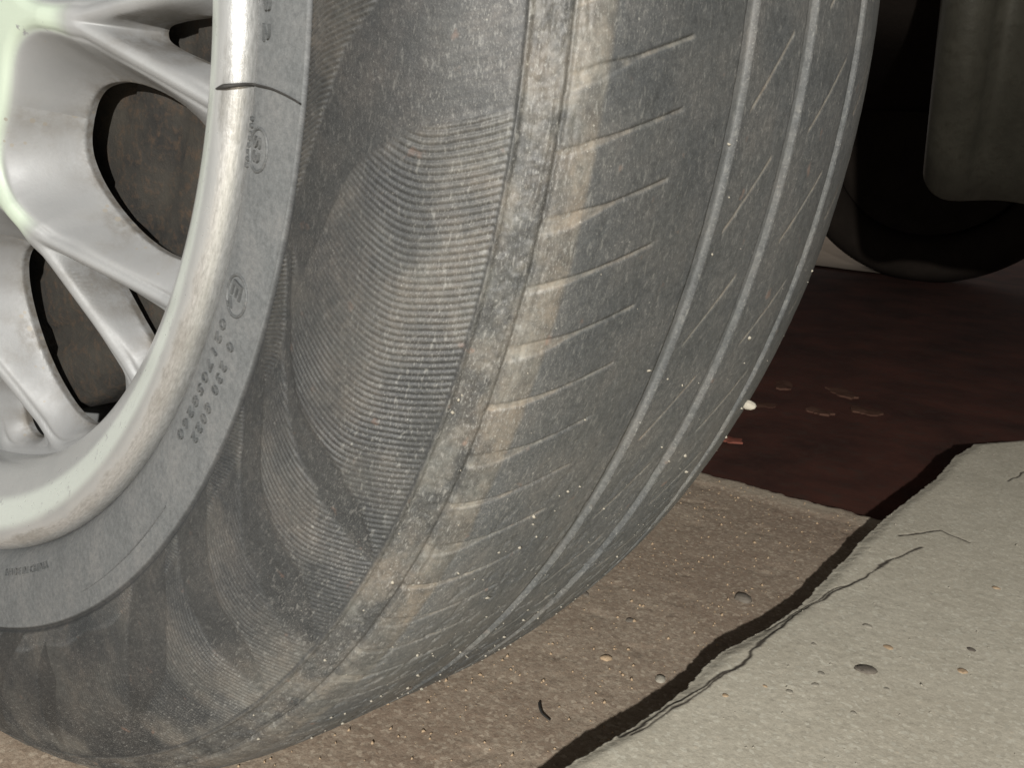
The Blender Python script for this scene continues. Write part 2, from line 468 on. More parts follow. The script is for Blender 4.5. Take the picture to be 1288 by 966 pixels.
def skin(th, s, h):
    """point on the tyre: th degrees, s mm along the section, h metres proud"""
    r = np.interp(s, SS, PR[:, 0]); y = np.interp(s, SS, PR[:, 1])
    tr = np.interp(s, SS, TG[:, 0]); ty = np.interp(s, SS, TG[:, 1])
    nr, ny = -ty * -1.0, -tr              # outward normal of the section
    ln = np.hypot(nr, ny); nr, ny = nr / ln, ny / ln
    r = r + nr * h; y = y + ny * h
    a = np.radians(th)
    x = r * np.cos(a); z = r * np.sin(a)
    # pressed flat on the ground, the sidewall bulging above it
    zmin = -HUB + 0.0008
    k = 0.0042
    e = (z - zmin) / k
    zz = zmin + k * np.where(e > 30, e, np.log1p(np.exp(np.clip(e, -60, 30))))
    side = np.sign(y - 0.083) * sstep(0.03, 0.085, np.abs(y - 0.083))
    y = y + side * (zz - z) * 0.45
    return np.stack([x, y, zz + HUB], -1) - WP

# bands of smooth rubber that sweep across the ribbed sidewall (theta limits by s), measured one by one
BANDS = [
    ([(40, -48.2), (41.3, -48.4), (69.7, -55.5), (92, -61)], [(40, -42.2), (41.3, -42.4), (67.6, -49.2), (75.7, -54.8), (84, -60), (92, -63)]),
    ([(40, -40), (41.3, -40.2), (51.4, -41.9), (60.4, -42.8), (72.8, -43.5), (79.3, -43.6), (92, -43.8)], [(40, -34.2), (43.1, -35), (55.4, -38.3), (65.5, -40), (76.6, -40.8), (84.4, -42.0), (92, -44)]),
    ([(40, -26.5), (50.4, -31), (58.4, -34), (68.7, -36), (79.3, -37.3), (92, -38)], [(40, -21), (56.4, -29.6), (63.5, -31.3), (71.8, -32.7), (81.1, -34.2), (92, -38.2)]),
    ([(40, -15.5), (46, -19.2), (49.5, -21.7), (57.4, -25), (65.5, -27), (77.5, -28.7), (83.6, -29.4), (92, -30)], [(40, -12.5), (46, -17.7), (49.5, -20), (57.4, -23.3), (66.6, -24.8), (75.7, -26.2), (86.2, -28.2), (92, -30.2)]),
    ([(40, -14.5), (48.6, -16.6), (52.4, -13.9), (57.4, -10.6), (64.5, -8.7), (73.8, -7.6), (82, -6.9), (89, -6.5), (92, -6.4)], [(40, -14), (42.2, -12.1), (45.8, -9.3), (50.4, -5.9), (53.4, -4.3), (59.4, -2.5), (64, -1), (70, 1.5), (80, 6), (92, 9)]),
]
def smooth_curve(P):
    q = catmull(np.array(P, float), 8)
    i = np.argsort(q[:, 0])
    return q[i]
BANDS = [(smooth_curve(L), smooth_curve(R)) for L, R in BANDS]
def band_mask(th, s):
    m = np.zeros(np.broadcast(th, s).shape)
    for L, R in BANDS:
        lo = np.interp(s, L[:, 0], L[:, 1]); hi = np.interp(s, R[:, 0], R[:, 1])
        q = sstep(-0.28, 0.28, th - lo) * sstep(-0.28, 0.28, hi - th)
        m = np.maximum(m, q)
    # the unseen rest of the tyre repeats the sweep every nine degrees
    far = (th < -64) | (th > 9)
    c = np.interp(s, [40, 55, 70, 92], [0, -4.0, -6.2, -8.0])
    p = np.mod(th - c, 9.0)
    q = sstep(0, 0.15, p) * sstep(0, 0.15, np.interp(s, [40, 60, 92], [4.5, 3.2, 0.6]) - p)
    return np.where(far, q, m)

U_S = [46, 50.4, 56.4, 64.5, 72.8, 82, 90.4, 95]
U_T = [4.2, 2.8, 1.6, 0.5, 0.0, 0.55, 1.35, 1.9]

U_C = smooth_curve(list(zip(U_S, U_T)))

def tyre_relief(TH, S):
    """height (m), dust, tone, scuff on the tyre skin"""
    A = TH * math.pi / 180 * 265.0     # arc mm
    h = np.zeros_like(TH); dust = np.zeros_like(TH); tone = np.full_like(TH, 0.0235) + 0.008 * sstep(-18, -38, TH) * sstep(-60, -46, TH); scuff = np.zeros_like(TH)
    wob = fbm(A * 0.06, S * 0.06, 3, 3)
    # bead: smooth pale rubber with a raised protector edge
    bead = 1 - sstep(S_PROT - 0.5, S_PROT + 0.3, S)
    tone = tone + bead * (0.080 - 0.018 * sstep(-20, -50, TH))
    dust = dust + bead * 0.06
    h += 0.0003 * bead - 0.0005 * bump(S, S_PROT + 0.7, 0.9) + 0.00012 * bump(S, S_PROT - 0.4, 0.5)
    h += 0.0003 * bump(S, 33.0, 0.5) * sstep(-62, -57, TH) * sstep(-36, -41, TH)
    h -= 0.0035 * bump(S, 8.5, 2.2)
    # ribbed fields
    side = sstep(S_PROT + 1.2, S_PROT + 2.2, S) * (1 - sstep(S_SH1 - 1.0, S_SH1 - 0.2, S))
    bm = band_mask(TH + 0.28 * fbm(A * 0.11, S * 0.16, 97, 4), S)
    split = 47.5 + 1.0 * np.sin(TH * 0.8)
    inner = 1 - sstep(split - 0.2, split + 0.2, S)
    U = np.interp(S, U_C[:, 0], U_C[:, 1])
    Ub = np.interp(S, [38, 40.4, 45.8, 53.4, 62], [-0.6, 0, 0.9, 1.6, 2.3])
    upB = sstep(-3.0, -1.0, TH - np.interp(S, [40, 42.2, 45.8, 50.4, 53.4, 59.4, 92], [-14, -12.1, -9.3, -5.9, -4.3, -2.5, 9]))
    useB = np.maximum(inner, upB)
    jig = 0.06 * fbm(A * 0.08, S * 0.08, 8, 2) + 0.03 * vnoise(A * 0.8, S * 0.5, 15)
    phA = (TH - U + jig) / 0.335; phB = (TH - Ub + jig * 0.6) / 0.30
    def rib(ph):
        f = ph - np.floor(ph)
        return sstep(0.0, 0.35, f) * (1 - sstep(0.62, 1.0, f))
    ribs = np.where(useB > 0.5, rib(phB), rib(phA))
    fieldmask = side * (1 - bm)
    gapin = bump(S, split, 1.5) * sstep(-11, -14, TH)
    fieldmask = fieldmask * (1 - gapin)
    worn = 0.75 + 0.9 * fbm(A * 0.05, S * 0.09, 12, 3)
    amp = np.clip(worn, 0.35, 1.15) * (1 - 0.45 * sstep(-45, -60, TH))
    amp = np.where(useB > 0.5, np.maximum(amp, 0.8) * 1.9, amp)
    h += fieldmask * amp * 0.00034 * (ribs - 0.25)
    h += 0.00022 * side * (1 - bm)
    tone = tone - 0.0045 * bm * side
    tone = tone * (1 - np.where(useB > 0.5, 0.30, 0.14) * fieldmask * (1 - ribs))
    # pale dust on the ribbed outer sidewall in the upper field, and on the grime below
    fA = sstep(66, 82, S) * (1 - sstep(S_SH1 - 1, S_SH1, S)) * sstep(-30, -12, TH) * (1 - 0.45 * bm)
    dust += np.clip(0.27 * fA * (0.75 + 1.3 * wob) * (0.45 + 0.55 * ribs), 0, 1)
    dust += (0.13 * (1 - bm) + 0.03 * bm) * side * np.clip(0.5 + 2.2 * wob, 0, 1)
    dust += 0.30 * side * sstep(72, 90, S) * sstep(-30, -45, TH) * np.clip(0.5 + 2.0 * wob, 0, 1)
    scuff += 0.40 * side * sstep(60, 85, S) + 0.22 * side
    # shoulder: two low steps, a groove, dusty band ending at the scrubbed tread
    sh = sstep(S_SH1 - 0.5, S_SH1 + 0.3, S)
    h += 0.0007 * bump(S, S_SH1 + 0.2, 0.9)
    h -= 0.0008 * bump(S, S_SH2 + 0.1, 0.9)
    rough = bump(S, 0.5 * (S_SH1 + S_SH2) + 1.5, 9.5)
    for c_, a_ in ((S_SH1 + 2.6, 0.00022), (S_SH1 + 4.4, -0.00022), (S_SH2 - 2.2, 0.0003), (S_SH2 + 2.6, -0.0002)):
        h += a_ * bump(S + 0.5 * vnoise(A * 0.15, A * 0, 81), c_, 0.55) * sstep(-0.25, 0.2, fbm(A * 0.12, S * 0, 83 + int(c_), 3))
    chips = sstep(0.10, 0.30, fbm(A * 0.32, S * 0.42, 87, 4))
    h -= 0.00022 * rough * chips
    h += 0.00022 * rough * fbm(A * 0.9, S * 1.1, 89, 3)
    tone += rough * (0.012 * chips)
    dust += 0.25 * rough * np.clip(1.4 * fbm(A * 0.2, S * 0.25, 93, 4), 0, 1)
    edge = S_DUST + 0.6 + 0.7 * fbm(A * 0.10, A * 0, 19, 3)
    band = sh * (1 - sstep(edge - 0.7, edge + 0.9, S))
    dust += 0.36 * band * np.clip(0.75 + 1.9 * fbm(A * 0.13, S * 0.2, 23, 5), 0.32, 1.15) * (1 - 0.25 * sstep(-35, -55, TH))
    dust += 0.17 * band * sstep(S_SH2 + 0.3, S_SH2 + 1.2, S) - 0.06 * band * bump(S, S_SH2 - 1.8, 1.8)
    scuff += band * 0.8
    # tread
    tread = sstep(edge - 0.7, edge + 0.9, S) * (1 - sstep(262, 270, S))
    tone += tread * (0.024 + 0.014 * sstep(-8, -30, TH))
    scuff += tread * (0.55 + 0.45 * sstep(-10, -32, TH))
    dust += tread * (0.08 + 0.20 * sstep(-14, -36, TH)) * np.clip(0.6 + 1.8 * wob, 0, 1)
    for c, w, dp in ((S_G[0], 2.5, 0.0014), (S_G[1], 2.5, 0.0014), (S_G[2], 2.4, 0.0014), (S_G[2] + 33, 2.5, 0.0014)):
        g = (1 - sstep(w - 0.5, w + 0.15, np.abs(S - c)))
        h -= dp * g
        worn_out = 1 - 0.6 * sstep(-20, -34, TH)
        tone += 0.022 * g * worn_out; dust += 0.08 * g * worn_out; scuff = scuff * (1 - 0.6 * g)
    # curved shoulder sipes, one wide, one narrow, by turns
    per = 360.0 / 126.0
    ts = np.clip((S - S_SH2) / 31.5, 0, 1.2)
    curve = 2.35 * ts ** 0.85
    ph = (TH - (-4.9) - curve) / per
    kidx = np.round(ph)
    dd = (ph - kidx) * per * math.pi / 180 * 285.0     # mm across
    odd = np.mod(kidx, 2)
    slen = sstep(S_SH2 - 0.5, S_SH2 + 0.8, S) * (1 - sstep(130.0, 131.8, S + 1.6 * vnoise(kidx * 3.7, kidx * 0, 2)))
    wdt = np.where(odd < 0.5, 1.5, 0.5) * (1 - sstep(0.10, 0.52, ts)) + 0.40
    off = np.where(odd < 0.5, 0.75, 0.2) * (1 - sstep(0.1, 0.6, ts))
    sip = slen * (1 - sstep(0.75, 1.25, np.abs(dd + off) / wdt))
    fade = 1 - 0.55 * sstep(-30, -44, TH)
    h -= 0.0003 * sip * fade
    cut = slen * (1 - sstep(0.12, 0.38, np.abs(dd - wdt + off))) * sstep(0.12, 0.25, ts)
    h -= 0.00025 * cut
    dust += np.clip(0.30 + 0.6 * fbm(A * 0.3, S * 0.3, 91, 3), 0.05, 0.7) * sip * fade; tone -= 0.012 * cut
    # fine slanting sipes between the grooves
    per2 = 360.0 / 63.0
    for s0, s1, t0 in ((159.5, 174.0, -5.0), (190.5, 206.0, -5.6), (222, 238, -4.6)):
        u = (S - s0) / (s1 - s0)
        ph2 = (TH - t0 - 3.75 * u) / per2
        k2 = np.round(ph2)
        d2 = (ph2 - k2) * per2 * math.pi / 180 * 293.0 * 0.66
        msk = sstep(-0.02, 0.02, u + 0.10 * vnoise(k2 * 5.1, k2 * 0, 3)) * (1 - sstep(0.96, 1.0, u + 0.12 * vnoise(k2 * 2.3, k2 * 0, 4)))
        q = msk * (1 - sstep(0.2, 0.62, np.abs(d2)))
        h -= 0.0002 * q; dust += 0.70 * q
    # wear, nicks and chunked patches
    h += (sh * 0.00009) * fbm(A * 0.35, S * 0.5, 27, 4)
    low = sstep(-14, -40, TH) * tread
    h -= 0.00035 * low * sstep(0.12, 0.34, fbm(A * 0.22 + S * 0.18, S * 0.30 - A * 0.16, 33, 4))
    h += 0.00005 * fbm(A * 0.5, S * 0.5, 29, 3)
    return h, np.clip(dust, 0, 1), np.clip(tone, 0.008, 0.4), np.clip(scuff, 0, 1), A

def skin_mesh(name, ths, ss, wrap=True):
    S, TH = np.meshgrid(ss, ths, indexing='ij')
    h, dust, tone, scuff, A = tyre_relief(TH, S)
    V = skin(TH, S, h).reshape(-1, 3)
    F = grid_faces(len(ss), len(ths), wrap)
    at = {'dust': dust.ravel(), 'tone': tone.ravel(), 'scuff': scuff.ravel(),
          'ts': np.stack([A.ravel(), S.ravel(), 0 * S.ravel()], 1)}
    return mesh_np(name, V, F, True, at)

THS = np.concatenate([np.arange(-78, 7, 0.062), np.arange(7, 282, 0.75)])
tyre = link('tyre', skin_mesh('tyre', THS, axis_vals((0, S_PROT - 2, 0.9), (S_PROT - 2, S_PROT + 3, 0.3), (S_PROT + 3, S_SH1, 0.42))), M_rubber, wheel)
tread = link('tread', skin_mesh('tread', THS, axis_vals((S_SH1, 134, 0.36), (134, 220, 0.5), (220, 262, 1.2), (262, S_END, 4.0))), M_rubber, tyre)

# lettering moulded on the bead
def letters(name, text, th0, th1, s_base, height, tops_out, spacing=1.0, relief=0.00065):
    """text running from th0 to th1 (degrees), letter tops outwards or towards the hub"""
    cu = bpy.data.curves.new('lettering', 'FONT')
    cu.body = text; cu.size = 1.0; cu.space_character = spacing; cu.resolution_u = 3
    ob = bpy.data.objects.new('lettering_source', cu); COL.objects.link(ob)
    dg = bpy.context.evaluated_depsgraph_get()
    me0 = bpy.data.meshes.new_from_object(ob.evaluated_get(dg))
    co = np.zeros(len(me0.vertices) * 3, np.float32); me0.vertices.foreach_get('co', co); co = co.reshape(-1, 3)
    polys = [list(p.vertices) for p in me0.polygons]
    bpy.data.objects.remove(ob); bpy.data.curves.remove(cu); bpy.data.meshes.remove(me0)
    w = co[:, 0].max(); x = co[:, 0] / w; yy = co[:, 1] / 0.70
    th = th0 + (th1 - th0) * x
    s = s_base + (yy if tops_out else -yy) * height
    ec = {}
    for p in polys:
        for a, b in zip(p, p[1:] + p[:1]): ec.setdefault((min(a, b), max(a, b)), []).append((a, b))
    n = len(co)
    hb, _, _, _, _ = tyre_relief(th[None, :], s[None, :])
    top = skin(th, s, hb[0] + relief); bot = skin(th, s, hb[0] - 0.0006)
    V = np.concatenate([top, bot]); faces = [tuple(p) for p in polys]
    for e, l in ec.items():
        if len(l) == 1:
            a, b = l[0]; faces.append((a, b, b + n, a + n))
    me = bpy.data.meshes.new(name); me.from_pydata(V.tolist(), [], faces); me.update()
    at = me.attributes.new('tone', 'FLOAT', 'POINT'); at.data.foreach_set('value', np.full(2 * n, 0.070, np.float32))
    at = me.attributes.new('dust', 'FLOAT', 'POINT'); at.data.foreach_set('value', np.full(2 * n, 0.05, np.float32))
    at = me.attributes.new('ts', 'FLOAT_VECTOR', 'POINT')
    at.data.foreach_set('vector', np.stack([np.tile(th * 4.6, 2), np.tile(s, 2), np.zeros(2 * n)], 1).astype(np.float32).ravel())
    return link('lettering', me, M_rubber, tyre)

def skin_tube(name, pts, rad, parent, mat, closed=False, off=0.0):
    """thin moulded bead along (theta, s) points"""
    pts = np.array(pts, float); n = len(pts)
    hb, _, _, _, _ = tyre_relief(pts[None, :, 0], pts[None, :, 1])
    P = skin(pts[:, 0], pts[:, 1], hb[0] + off)
    N = skin(pts[:, 0], pts[:, 1], hb[0] + off + 0.001) - P; N /= np.linalg.norm(N, axis=1)[:, None]
    T = np.roll(P, -1, 0) - np.roll(P, 1, 0) if closed else np.gradient(P, axis=0)
    T /= np.linalg.norm(T, axis=1)[:, None]
    Bn = np.cross(T, N)
    V = []
    for q in range(6):
        a = q * math.pi / 3
        V.append(P + rad * (math.cos(a) * N + math.sin(a) * Bn))
    V = np.stack(V, 0).reshape(-1, 3)
    F = []
    for q in range(6):
        q2 = (q + 1) % 6
        for i in range(n if closed else n - 1):
            j = (i + 1) % n
            F.append((q * n + i, q * n + j, q2 * n + j, q2 * n + i))
    me = mesh_np(name, V, np.array(F), True, {'tone': np.full(len(V), 0.070), 'dust': np.full(len(V), 0.05), 'ts': V * 1000})
    return link(name, me, mat, parent)

def oval(tc, sc, dth, ds, n=40, a0=0, a1=360):
    a = np.radians(np.linspace(a0, a1, n, endpoint=(a1 - a0) < 359))
    return np.stack([tc + dth * np.cos(a), sc + ds * np.sin(a)], 1)

letters('lettering', 'MADE IN CHINA', -70.8, -62.0, 21.6, 2.3, False, 1.05)
letters('lettering', '2232', 1.2, -4.9, 22.0, 3.0, True, 1.35)
letters('lettering', '0217058260', -23.6, -34.9, 22.2, 2.9, True, 1.4)
letters('lettering', '0 230 8022', -24.4, -33.4, 28.2, 2.9, True, 1.5)
letters('lettering', 'E', -20.2, -21.5, 23.6, 4.6, True)
letters('lettering', '4', -21.7, -22.5, 22.8, 2.6, True)
skin_tube('approval_ring', oval(-21.35, 25.9, 1.42, 4.9), 0.00046, tyre, M_rubber, True)
letters('lettering', 'S3', -10.6, -12.3, 21.6, 3.2, True)
letters('lettering', '00122508', -9.6, -13.0, 18.0, 1.6, True, 1.2)
skin_tube('logo_oval', oval(-11.5, 23.4, 1.35, 4.3), 0.00046, tyre, M_rubber, True)
skin_tube('mould_line', [(-56.5 + i * 0.5, 33.5 - 0.02 * i) for i in range(34)], 0.00022, tyre, M_rubber, False)

# ---- rim: lip and barrel
def lathe(name, prof, mat, parent, nth=360, attrs=None, origin=WP, hub=HUB, flip=False):
    prof = np.asarray(prof, float)
    th = np.linspace(0, 2 * math.pi, nth, endpoint=False)
    R, TH = np.meshgrid(prof[:, 0], th, indexing='ij'); Y, _ = np.meshgrid(prof[:, 1], th, indexing='ij')
    V = np.stack([R * np.cos(TH), Y, R * np.sin(TH) + hub], -1).reshape(-1, 3) - origin
    F = grid_faces(len(prof), nth, True)
    if flip: F = F[:, ::-1]
    at = {k: np.repeat(f(prof), nth) for k, f in (attrs or {}).items()}
    if attrs: at['ts'] = np.stack([(TH * 190).ravel(), np.repeat(np.arange(len(prof)) * 0.5, nth), np.zeros(V.shape[0])], 1)
    me = mesh_np(name, V, F, True, at)
    return link(name, me, mat, parent)

LIPC = [(.1900, .012), (.1938, .006), (.1955, .001), (.1952, -.0025), (.1935, -.0050), (.1905, -.0063), (.1872, -.0058), (.1830, -.0034), (.1780, .0),
        (.1725, .0042), (.1688, .0080), (.1668, .0120), (.1662, .0180), (.1658, .030), (.1645, .060), (.160, .075), (.160, .150), (.172, .160), (.186, .163)]
LP = catmull(LIPC, 8)
def pale_f(p):
    return sstep(.1760, .1795, p[:, 0]) * (1 - sstep(.1850, .1890, p[:, 0])) * (p[:, 1] < .01)
def raw_f(p):
    return sstep(.1880, .1942, p[:, 0]) * (p[:, 1] < .02)
rim = lathe('rim', LP, M_lip, wheel, 720, {'pale': pale_f, 'raw': raw_f})

# ---- ten forked spokes, one casting each, from a height field over one 36 degree sector
def smin(a, b, k):
    hh = np.clip(0.5 + 0.5 * (b - a) / k, 0, 1)
    return b * (1 - hh) + a * hh - k * hh * (1 - hh)
def sdseg(X, Y, a, b):
    dx, dy = b[0] - a[0], b[1] - a[1]
    t = np.clip(((X - a[0]) * dx + (Y - a[1]) * dy) / (dx * dx + dy * dy), 0, 1)
    return np.hypot(X - a[0] - t * dx, Y - a[1] - t * dy)

def window_poly(rows, centre):
    """closed outline from (r, half width mm) rows about a radial centre line"""
    rows = catmull(np.array(rows) * [1, 0.001], 6)
    up = [(r, w) for r, w in rows]; dn = [(r, -w) for r, w in rows[::-1]]
    out = []
    for r, w in up + dn:
        a = centre + w / r
        out.append((r * math.cos(a), r * math.sin(a)))
    return np.array(out)

def poly_sd(X, Y, P):
    d = np.full(X.shape, 9.0); nx = np.zeros(X.shape); ny = np.zeros(X.shape); ins = np.zeros(X.shape, bool)
    for i in range(len(P)):
        (x1, y1), (x2, y2) = P[i], P[(i + 1) % len(P)]
        dx, dy = x2 - x1, y2 - y1; L = dx * dx + dy * dy
        if L < 1e-16: continue
        t = np.clip(((X - x1) * dx + (Y - y1) * dy) / L, 0, 1)
        px, py = x1 + t * dx, y1 + t * dy
        q = np.hypot(X - px, Y - py); m = q < d
        d = np.where(m, q, d); nx = np.where(m, px, nx); ny = np.where(m, py, ny)
        c = ((y1 > Y) != (y2 > Y)) & (X < (x2 - x1) * (Y - y1) / (y2 - y1 + 1e-18) + x1)
        ins ^= c
    return np.where(ins, -d, d), nx, ny

BIG = [(.0940, 0), (.0948, 6), (.0975, 11), (.1030, 15.5), (.1100, 19), (.1200, 22), (.1320, 23.5), (.1430, 22.5), (.1530, 19), (.1590, 13.5), (.1615, 7), (.1622, 0)]
SMALL = [(.1235, 0), (.1245, 2.0), (.1300, 3.8), (.1380, 5.4), (.1480, 7.0), (.1560, 7.6), (.1600, 4.8), (.1610, 0)]
D18 = math.radians(18)
PBIG = window_poly(BIG, D18); PSMALL = window_poly(SMALL, 0.0)

def spoke_mesh():
    rs = axis_vals((.030, .074, .002), (.074, .1675, .00062)); ph = np.radians(np.linspace(-18, 18, 181))
    R, P = np.meshgrid(rs, ph, indexing='ij')
    X = R * np.cos(P); Y = R * np.sin(P)
    def ridge(X, Y):
        R = np.hypot(X, Y); Ya = np.abs(Y)
        ring = R - .0855
        stem = sdseg(X, Ya, (.08, 0), (.111, 0)) - .0034
        b = (.166 * math.cos(math.radians(7.0)), .166 * math.sin(math.radians(7.0)))
        ribd = sdseg(X, Ya, (.110, 0), b) - .0024
        d = smin(ring, stem, .016)
        d = smin(d, ribd, .004)
        d = smin(d, .1632 - R, .006)
        return d
    def wins(X, Y):
        Ya = np.abs(Y)
        d1, a1, b1 = poly_sd(X, Ya, PBIG); d2, a2, b2 = poly_sd(X, Ya, PSMALL)
        m = d1 < d2
        nx = np.where(m, a1, a2); ny = np.where(m, b1, b2) * np.where(Y < 0, -1, 1)
        return np.minimum(d1, d2), nx, ny, m
    def depth(X, Y):
        R = np.hypot(X, Y)
        d = ridge(X, Y); w, _, _, isbig = wins(X, Y)
        yr = np.interp(R, [.03, .08, .10, .111, .120, .139, .154, .1675], [.0, .0, .0008, .0030, .0068, .0140, .0192, .0222])
        yw = np.interp(R, [.094, .16], [.0215, .0265])
        t = np.clip(d, 0, 1) / (np.clip(d, 0, 1) + np.clip(w, 0, 1) + 1e-7)
        g = 0.72 * t + 0.28 * (t * t * (3 - 2 * t))
        y = yr + (yw - yr) * g
        # rounded top of the ridges
        y = y - 0.0011 * sstep(0.0005, -0.0030, d) + 0.0009 * (1 - np.clip(np.abs(d) / 0.0014, 0, 1)) ** 2
        # recess round the hub
        y = y + .011 * (1 - sstep(.0715, .0795, R))
        return y, d, w
    w, nx, ny, _ = wins(X, Y)
    inside = w < 0
    nr, nc = X.shape
    F = grid_faces(nr, nc)
    insf = inside.ravel()[F]
    keep = ~insf.all(1)
    F = F[keep]
    used = np.zeros(nr * nc, bool); used[F.ravel()] = True
    snap = used & inside.ravel()
    Xf = np.where(snap, nx.ravel(), X.ravel()); Yf = np.where(snap, ny.ravel(), Y.ravel())
    # points at the sector seam stay on the seam
    Dp, d, wv = depth(Xf, Yf)
    grime = np.exp(-np.clip(wv, 0, 1) / 0.0022) * np.clip(0.55 + 1.2 * fbm(Xf * 90, Yf * 90, 5, 3), 0, 1)
    Rf = np.hypot(Xf, Yf)
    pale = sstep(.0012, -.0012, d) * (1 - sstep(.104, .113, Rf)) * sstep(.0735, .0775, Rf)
    idx = -np.ones(nr * nc, int); idx[used] = np.arange(used.sum())
    V = np.stack([Xf, Dp, Yf], 1)[used]; F = idx[F]; pale = pale[used]; grime = grime[used]
    # skirt round the window edges
    E = np.concatenate([F[:, [0, 1]], F[:, [1, 2]], F[:, [2, 3]], F[:, [3, 0]]])
    key = np.sort(E, 1); key = key[:, 0] * 10 ** 7 + key[:, 1]
    u, inv, cnt = np.unique(key, return_inverse=True, return_counts=True)
    bE = E[cnt[inv] == 1]
    sn = snap[used]
    bE = bE[sn[bE[:, 0]] & sn[bE[:, 1]]]
    bv = np.unique(bE); m2 = -np.ones(len(V), int); m2[bv] = len(V) + np.arange(len(bv)); m3 = -np.ones(len(V), int); m3[bv] = len(V) + len(bv) + np.arange(len(bv))
    V2 = V[bv] + [0, .0008, 0]; V3 = V[bv] + [0, .0026, 0]
    V = np.concatenate([V, V2, V3]); pale = np.concatenate([pale, np.zeros(2 * len(bv))]); grime = np.concatenate([grime, np.ones(2 * len(bv))])
    F = np.concatenate([F, np.stack([bE[:, 1], bE[:, 0], m2[bE[:, 0]], m2[bE[:, 1]]], 1), np.stack([m2[bE[:, 1]], m2[bE[:, 0]], m3[bE[:, 0]], m3[bE[:, 1]]], 1)])
    return mesh_np('spoke', V, F[:, ::-1], True, {'pale': pale, 'grime': grime})

sp_me = spoke_mesh()
sp_me.materials.append(M_silver)
for i in range(10):
    o = bpy.data.objects.new('spoke', sp_me); COL.objects.link(o); o.parent = rim
    a = math.radians(-41.5 + 36 * i)
    o.matrix_local = Matrix.Translation((0, -0.083, HUB)) @ Matrix.Rotation(-a, 4, 'Y')
# hub: seat, cap and nuts
lathe('hub_seat', [(.0001, .013), (.031, .0115), (.031, .034), (.055, .035)], M_silver, rim, 96, {'pale': lambda p: p[:, 0] * 0})
lathe('centre_cap', [(.0001, .004), (.018, .0042), (.0255, .0055), (.0275, .008), (.0275, .016)], M_silver, rim, 96, {'pale': lambda p: p[:, 0] * 0})
nut_v = []; nut_f = []
for k, (rr, yy) in enumerate(((.0085, .0125), (.0085, .004), (.0070, .002))):
    for q in range(6): nut_v.append((rr * math.cos(q * math.pi / 3), yy, rr * math.sin(q * math.pi / 3)))
for k in range(2):
    for q in range(6): nut_f.append((k * 6 + q, k * 6 + (q + 1) % 6, k * 6 + 6 + (q + 1) % 6, k * 6 + 6 + q))
nut_f.append(tuple(range(12, 18)))
nme = bpy.data.meshes.new('wheel_nut'); nme.from_pydata(nut_v, [], nut_f); nme.materials.append(M_barrel); nme.update()
for i in range(4):
    o = bpy.data.objects.new('wheel_nut', nme); COL.objects.link(o); o.parent = rim
    a = math.radians(20 + 90 * i)
    o.location = (.050 * math.cos(a), -0.083 + .002, HUB + .050 * math.sin(a))

# ---- brake drum behind the spokes
drum = lathe('brake_drum', [(.0001, .038), (.060, .038), (.064, .031), (.082, .031), (.085, .033), (.100, .0332), (.103, .0312), (.118, .0315), (.121, .0335), (.128, .0338), (.131, .0312), (.150, .0318), (.1525, .036),
                            (.1525, .120), (.156, .122), (.156, .126), (.0001, .126)], M_rust, None, 128)
drum.location = (0, 0.083, 0)
tag(drum, 'rusty brown brake drum seen through the wheel spokes', 'brake drum')

# ------------------------------------------------------------------ things round the wheel
def blob(name, loc, rad, mat, seed, squash=(1, 1, 0.7), rough=0.25, rotz=0.0):
    import bmesh
    bm = bmesh.new(); bmesh.ops.create_icosphere(bm, subdivisions=2, radius=1.0)
    rg = np.random.default_rng(seed); off = rg.uniform(0, 50, 3)
    pl = [(Vector(rg.normal(size=3)).normalized(), rg.uniform(0.62, 0.9)) for _ in range(6)]
    for v in bm.verts:
        c = v.co.copy()
        for nv, dd in pl:
            e = c.dot(nv)
            if e > dd: c -= nv * (e - dd) * 0.9
        v.co = Vector((c.x * squash[0], c.y * squash[1], c.z * squash[2])) * rad
    me = bpy.data.meshes.new(name); bm.to_mesh(me); bm.free()
    for p in me.polygons: p.use_smooth = rg.random() < 0.7
    o = link(name, me, mat)
    o.location = loc; o.rotation_euler = (0, 0, rotz)
    return o

def kz(x, y): return float(f_kerb(np.array([[x]]), np.array([[y]]))[0][0, 0])
def gz(x, y): return float(f_ground(np.array([[x]]), np.array([[y]]))[0][0, 0])

o = blob('stone_chip', (0.2966, 0.2480, kz(0.2966, 0.2480) + 0.0002), 0.0040, M_stone_d, 3, (1.3, 0.9, 0.35), rotz=0.6)
tag(o, 'dark flat stone chip lying on the pale kerb slab', 'stone')
KP = [((0.2853, 0.2902), .0027, M_stone_l), ((0.2987, 0.2762), .0028, M_stone_o), ((0.2709, 0.2546), .0019, M_stone_l), ((0.2819, 0.2321), .0020, M_stone_l),
      ((0.2830, 0.2216), .0021, M_stone_l), ((0.2763, 0.2091), .0021, M_stone_l), ((0.2667, 0.2063), .0013, M_stone_o), ((0.2561, 0.1886), .0018, M_stone_o),
      ((0.3307, 0.2776), .0028, M_stone_o), ((0.3298, 0.3014), .0024, M_stone_d), ((0.3078, 0.2392), .0016, M_stone_l), ((0.3023, 0.2117), .0018, M_stone_l), ((0.3269, 0.3828), .0026, M_stone_o)]
for i, ((x, y), r, m) in enumerate(KP):
    o = blob('pebble', (x, y, kz(x, y) - r * 0.12), r, m, 20 + i, (1, 0.9, 0.36), rotz=i)
    nm = {M_stone_l: ('small pale pebble bedded in the kerb slab', 'pale pebbles in the kerb slab'), M_stone_o: ('small ochre pebble bedded in the kerb slab', 'ochre pebbles in the kerb slab'),
          M_stone_d: ('small dark round pebble bedded in the kerb slab', None)}[m]
    tag(o, nm[0], 'pebble', nm[1])
